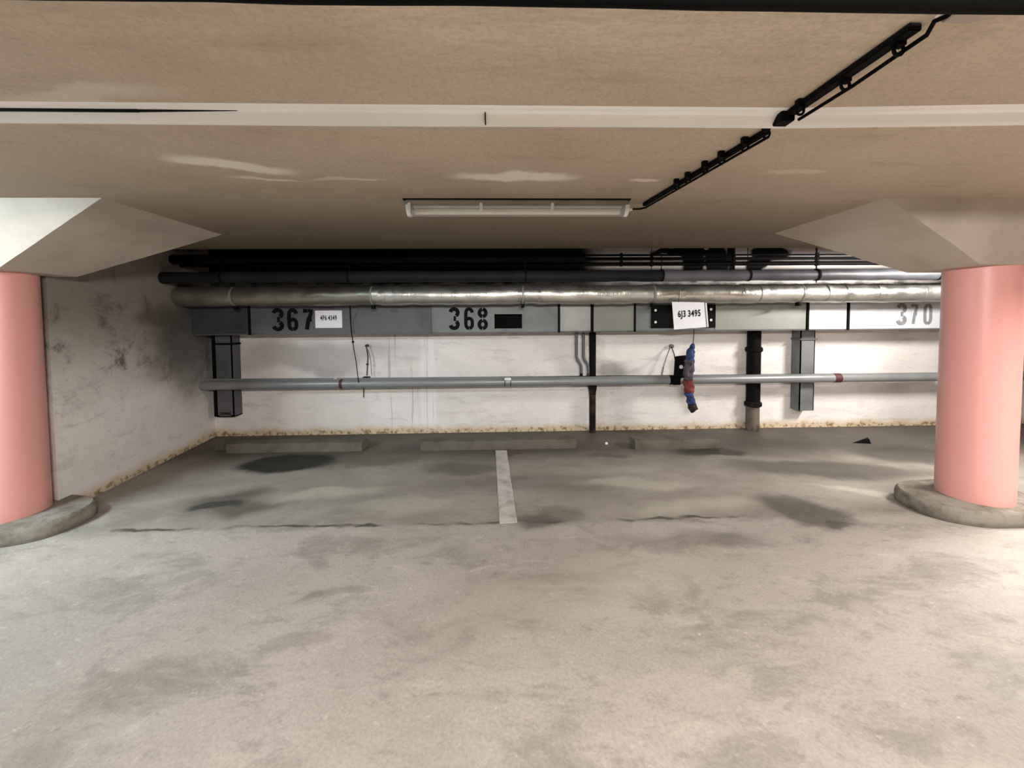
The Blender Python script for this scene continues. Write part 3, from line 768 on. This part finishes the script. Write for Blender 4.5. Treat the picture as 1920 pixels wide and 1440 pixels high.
# ------------------------------------------------------------------ papers
def papers():
    Y = DY - .006
    a = P(591.5, 615, Y); b = P(641, 582, Y)
    t = thing('paper_sign', 'small white paper reading 4P6 4349 stuck on the duct beside 367', 'sign', ((a.x + b.x) / 2, Y, a.z))
    MB().box(a.x, b.x, Y - .001, Y + .003, a.z, b.z).build('sheet', 'paper', t)
    c = P(616, 596.5, Y - .003)
    text_mesh('4P6 4349', .080, .60, .0018, 'ink', t, Vector((c.x, Y - .003, c.z)))
    Y = 4.37
    t = thing('paper_sign', 'larger slightly tilted white paper reading 6J3 3495 hanging in front of the foil pipe', 'sign', P(1293, 615, Y))
    q = [P(1260, 566, Y), P(1321, 567, Y), P(1325, 613, Y), P(1264, 618, Y)]
    MB().poly(q, (0, .003, 0)).build('sheet', 'paper', t)
    q = [P(1275, 566, Y + .012), P(1325, 568, Y + .012), P(1328.5, 613, Y + .012), P(1300, 616, Y + .012)]
    MB().poly(q, (0, .003, 0)).build('second_sheet', 'paper', t)
    e0, e1 = P(1321.5, 567, Y - .001), P(1325.5, 613, Y - .001)
    MB().tube([e0, e1], .0035, 6).build('edge_strip', 'black', t)
    c = P(1292.5, 588.5, Y - .003)
    text_mesh('6J3 3495', .105, .66, .0026, 'ink', t, Vector((c.x, Y - .003, c.z)), 0, radians(-2.5))
    MB().tube([P(1272, 567, Y + .002), P(1273, 560, Y - .005), P(1274, 545, 4.368)], .003, 6).build('tie', 'black', t)
papers()

# ------------------------------------------------------------------ ceiling lamp (off)
def lamp():
    Y = 2.52; x0 = xat(768, 395, Y); x1 = xat(1172, 395, Y); xm = (x0 + x1) / 2
    t = thing('ceiling_lamp', 'unlit fluorescent tube lamp with a clear cover fixed under the ceiling', 'lamp', (xm, Y, CZ))
    zt = CZ; zh = CZ - .030; zb = CZ - .098
    MB().box(x0 - .02, x1 + .01, Y - .052, Y + .052, zh - .012, zt - .006).build('housing', 'housing', t, bevel=.006)
    MB().box(x0 - .03, x1 + .02, Y - .056, Y + .056, zt - .006, zt).build('shadow_gap', 'black', t)  # black plate added as the shadow gap against the ceiling
    # clear half-round cover
    mb = MB(); n = 12; rows = []
    for x in (x0 + .012, x1 - .012):
        rows.append([mb.b.verts.new((x, Y - .052 * cos(pi * k / n), zh - .012 - .056 * sin(pi * k / n))) for k in range(n + 1)])
    for k in range(n): mb.b.faces.new((rows[0][k], rows[0][k + 1], rows[1][k + 1], rows[1][k]))
    mb.b.faces.new(rows[0]); mb.b.faces.new(rows[1][::-1])
    mb.build('clear_cover', 'clear', t, True)
    for dy in (-.022,): MB().tube([(x0 + .04, Y + dy + .022, zb + .030), (x1 - .04, Y + dy + .022, zb + .030)], .019, 16).build('tube', 'tube', t, True)
    MB().box(x0 + .03, x1 - .03, Y - .03, Y + .03, zh - .018, zh - .010).build('reflector', 'white_plastic', t)
    for px in (771, 903, 1034):
        c = xat(px, 398, Y); MB().box(c - .010, c + .010, Y - .060, Y - .046, zh - .048, zh + .004).build('clip', 'white_plastic', t, bevel=.003)
    for x, s in ((x0, -1), (x1, 1)):
        mb = MB(); rows = []
        for xx, k_ in ((x - .012, 1), (x + .012, 1)):
            rows.append([mb.b.verts.new((xx, Y - .056 * cos(pi * k / n), zh - .008 - .062 * sin(pi * k / n))) for k in range(n + 1)])
        for k in range(n): mb.b.faces.new((rows[0][k], rows[0][k + 1], rows[1][k + 1], rows[1][k]))
        mb.b.faces.new(rows[0]); mb.b.faces.new(rows[1][::-1]); mb.b.faces.new((rows[0][0], rows[1][0], rows[1][n], rows[0][n]))
        mb.build('end_cap', 'white_plastic', t, True)
    MB().tube([(x1 + .012, Y, zh - .02), (x1 + .045, Y, zh - .02)], [.018, .012], 12).build('cable_gland', 'white_plastic', t, True)
    return Vector((x1 + .045, Y, zh - .02))
LE = lamp()

# ------------------------------------------------------------------ cable run on the ceiling
def cable_run():
    z = CZ - .012
    a = F(1208, 384, z); b = F(1452, 238, z); c = F(1470, 222, z); d = F(1718, 50, z); e = F(1752, 34, z)
    t = thing('cable_conduit', 'dark cable conduit with ring clips running across the ceiling to the lamp', 'conduit', a)
    def bar(p, q, w_, th, nm, mat, off=0.0):
        p = Vector(p); q = Vector(q); dr = (q - p).normalized(); s = Vector((-dr.y, dr.x, 0)); s *= w_ / 2; o = Vector((dr.y, -dr.x, 0)) * off
        pts = [p + s + o, p - s + o, q - s + o, q + s + o]
        MB().hexa([(v.x, v.y, CZ - th) for v in pts], [(v.x, v.y, CZ) for v in pts]).build(nm, mat, t, bevel=.003)
    b2 = b.copy(); b2.y = 1.56
    far = a + (b - a) * ((a.y - 1.56) / (a.y - b.y)) if abs(a.y - b.y) > 0 else b
    bar(a, far, .026, .022, 'channel', 'black')
    c2 = c; bar(Vector((c.x, 1.425, z)), d, .036, .020, 'channel', 'black')
    # where it passes under the strip
    g = Vector((c.x - .01, 1.45, 0))
    MB().box(g.x - .026, g.x + .026, 1.425, 1.475, ZB - .002, CZ).build('strip_notch', 'black', t, bevel=.003)
    # thin cable on the clips
    dr = (far - a).normalized(); n_ = Vector((dr.y, -dr.x, 0)); n_ = n_ if n_.x > 0 else -n_
    MB().tube([LE, LE + Vector((.05, 0, .0)), Vector((a.x + .01, a.y, CZ - .03)), Vector((far.x + .012, far.y + .01, CZ - .03))], .006, 8).build('cable', 'rubber', t, True)
    dd = (d - c).normalized(); m_ = Vector((dd.y, -dd.x, 0)); m_ = m_ if m_.x > 0 else -m_
    s0 = Vector((c.x, 1.425, z)) + m_ * .03
    MB().tube([(s0.x, s0.y, CZ - .034), Vector(((s0 + d).x / 2 + .02, (s0 + d).y / 2, CZ - .036)), (d + m_ * .03 - Vector((0, 0, .02))), (e.x, e.y, CZ - .02), (e.x + .02, e.y - .03, CZ - .02)], .006, 8).build('cable', 'rubber', t, True)
    def clip(p, r=.016):
        mb = MB(); pts = [(p.x + r * cos(k * pi / 6), p.y, CZ - .03 - r * .6 + r * sin(k * pi / 6)) for k in range(13)]
        mb.tube(pts, .0045, 6, False)
        mb.box(p.x - .012, p.x + .012, p.y - .010, p.y + .010, CZ - .03, CZ)
        mb.build('ring_clip', 'black', t)
    for px, py in ((1268, 346), (1289, 334), (1321, 314), (1352, 296), (1396, 271), (1436, 246)): clip(F(px, py, CZ - .03))
    for px, py in ((1500, 203), (1585, 155), (1685, 88)): clip(F(px, py, CZ - .03), .014)
cable_run()

# black lagged pipe right above the camera and the bracket boxed beside it
def overhead():
    Y = .847; r = .04; z = CZ - r - .012
    t = thing('overhead_pipe', 'black lagged pipe running along the ceiling at the very top of the photo', 'pipe', (0, Y, z))
    MB().tube(lin((-7, Y, z), (7, Y, z), 80), r, 28, True, .004, 6).build('pipe_run', 'rubber', t, True)
    a = F(1768, 43, CZ - .03); b = F(1850, 43, CZ - .03)
    MB().hexa([(a.x, Y, CZ - .03), (b.x - .03, Y, CZ - .03), (b.x - .04, a.y - .0, CZ - .03), (a.x, a.y, CZ - .03)],
              [(a.x, Y, CZ), (b.x + .01, Y, CZ), (b.x + .01, a.y + .02, CZ), (a.x, a.y + .02, CZ)]).build('bracket', 'capital', t)
overhead()
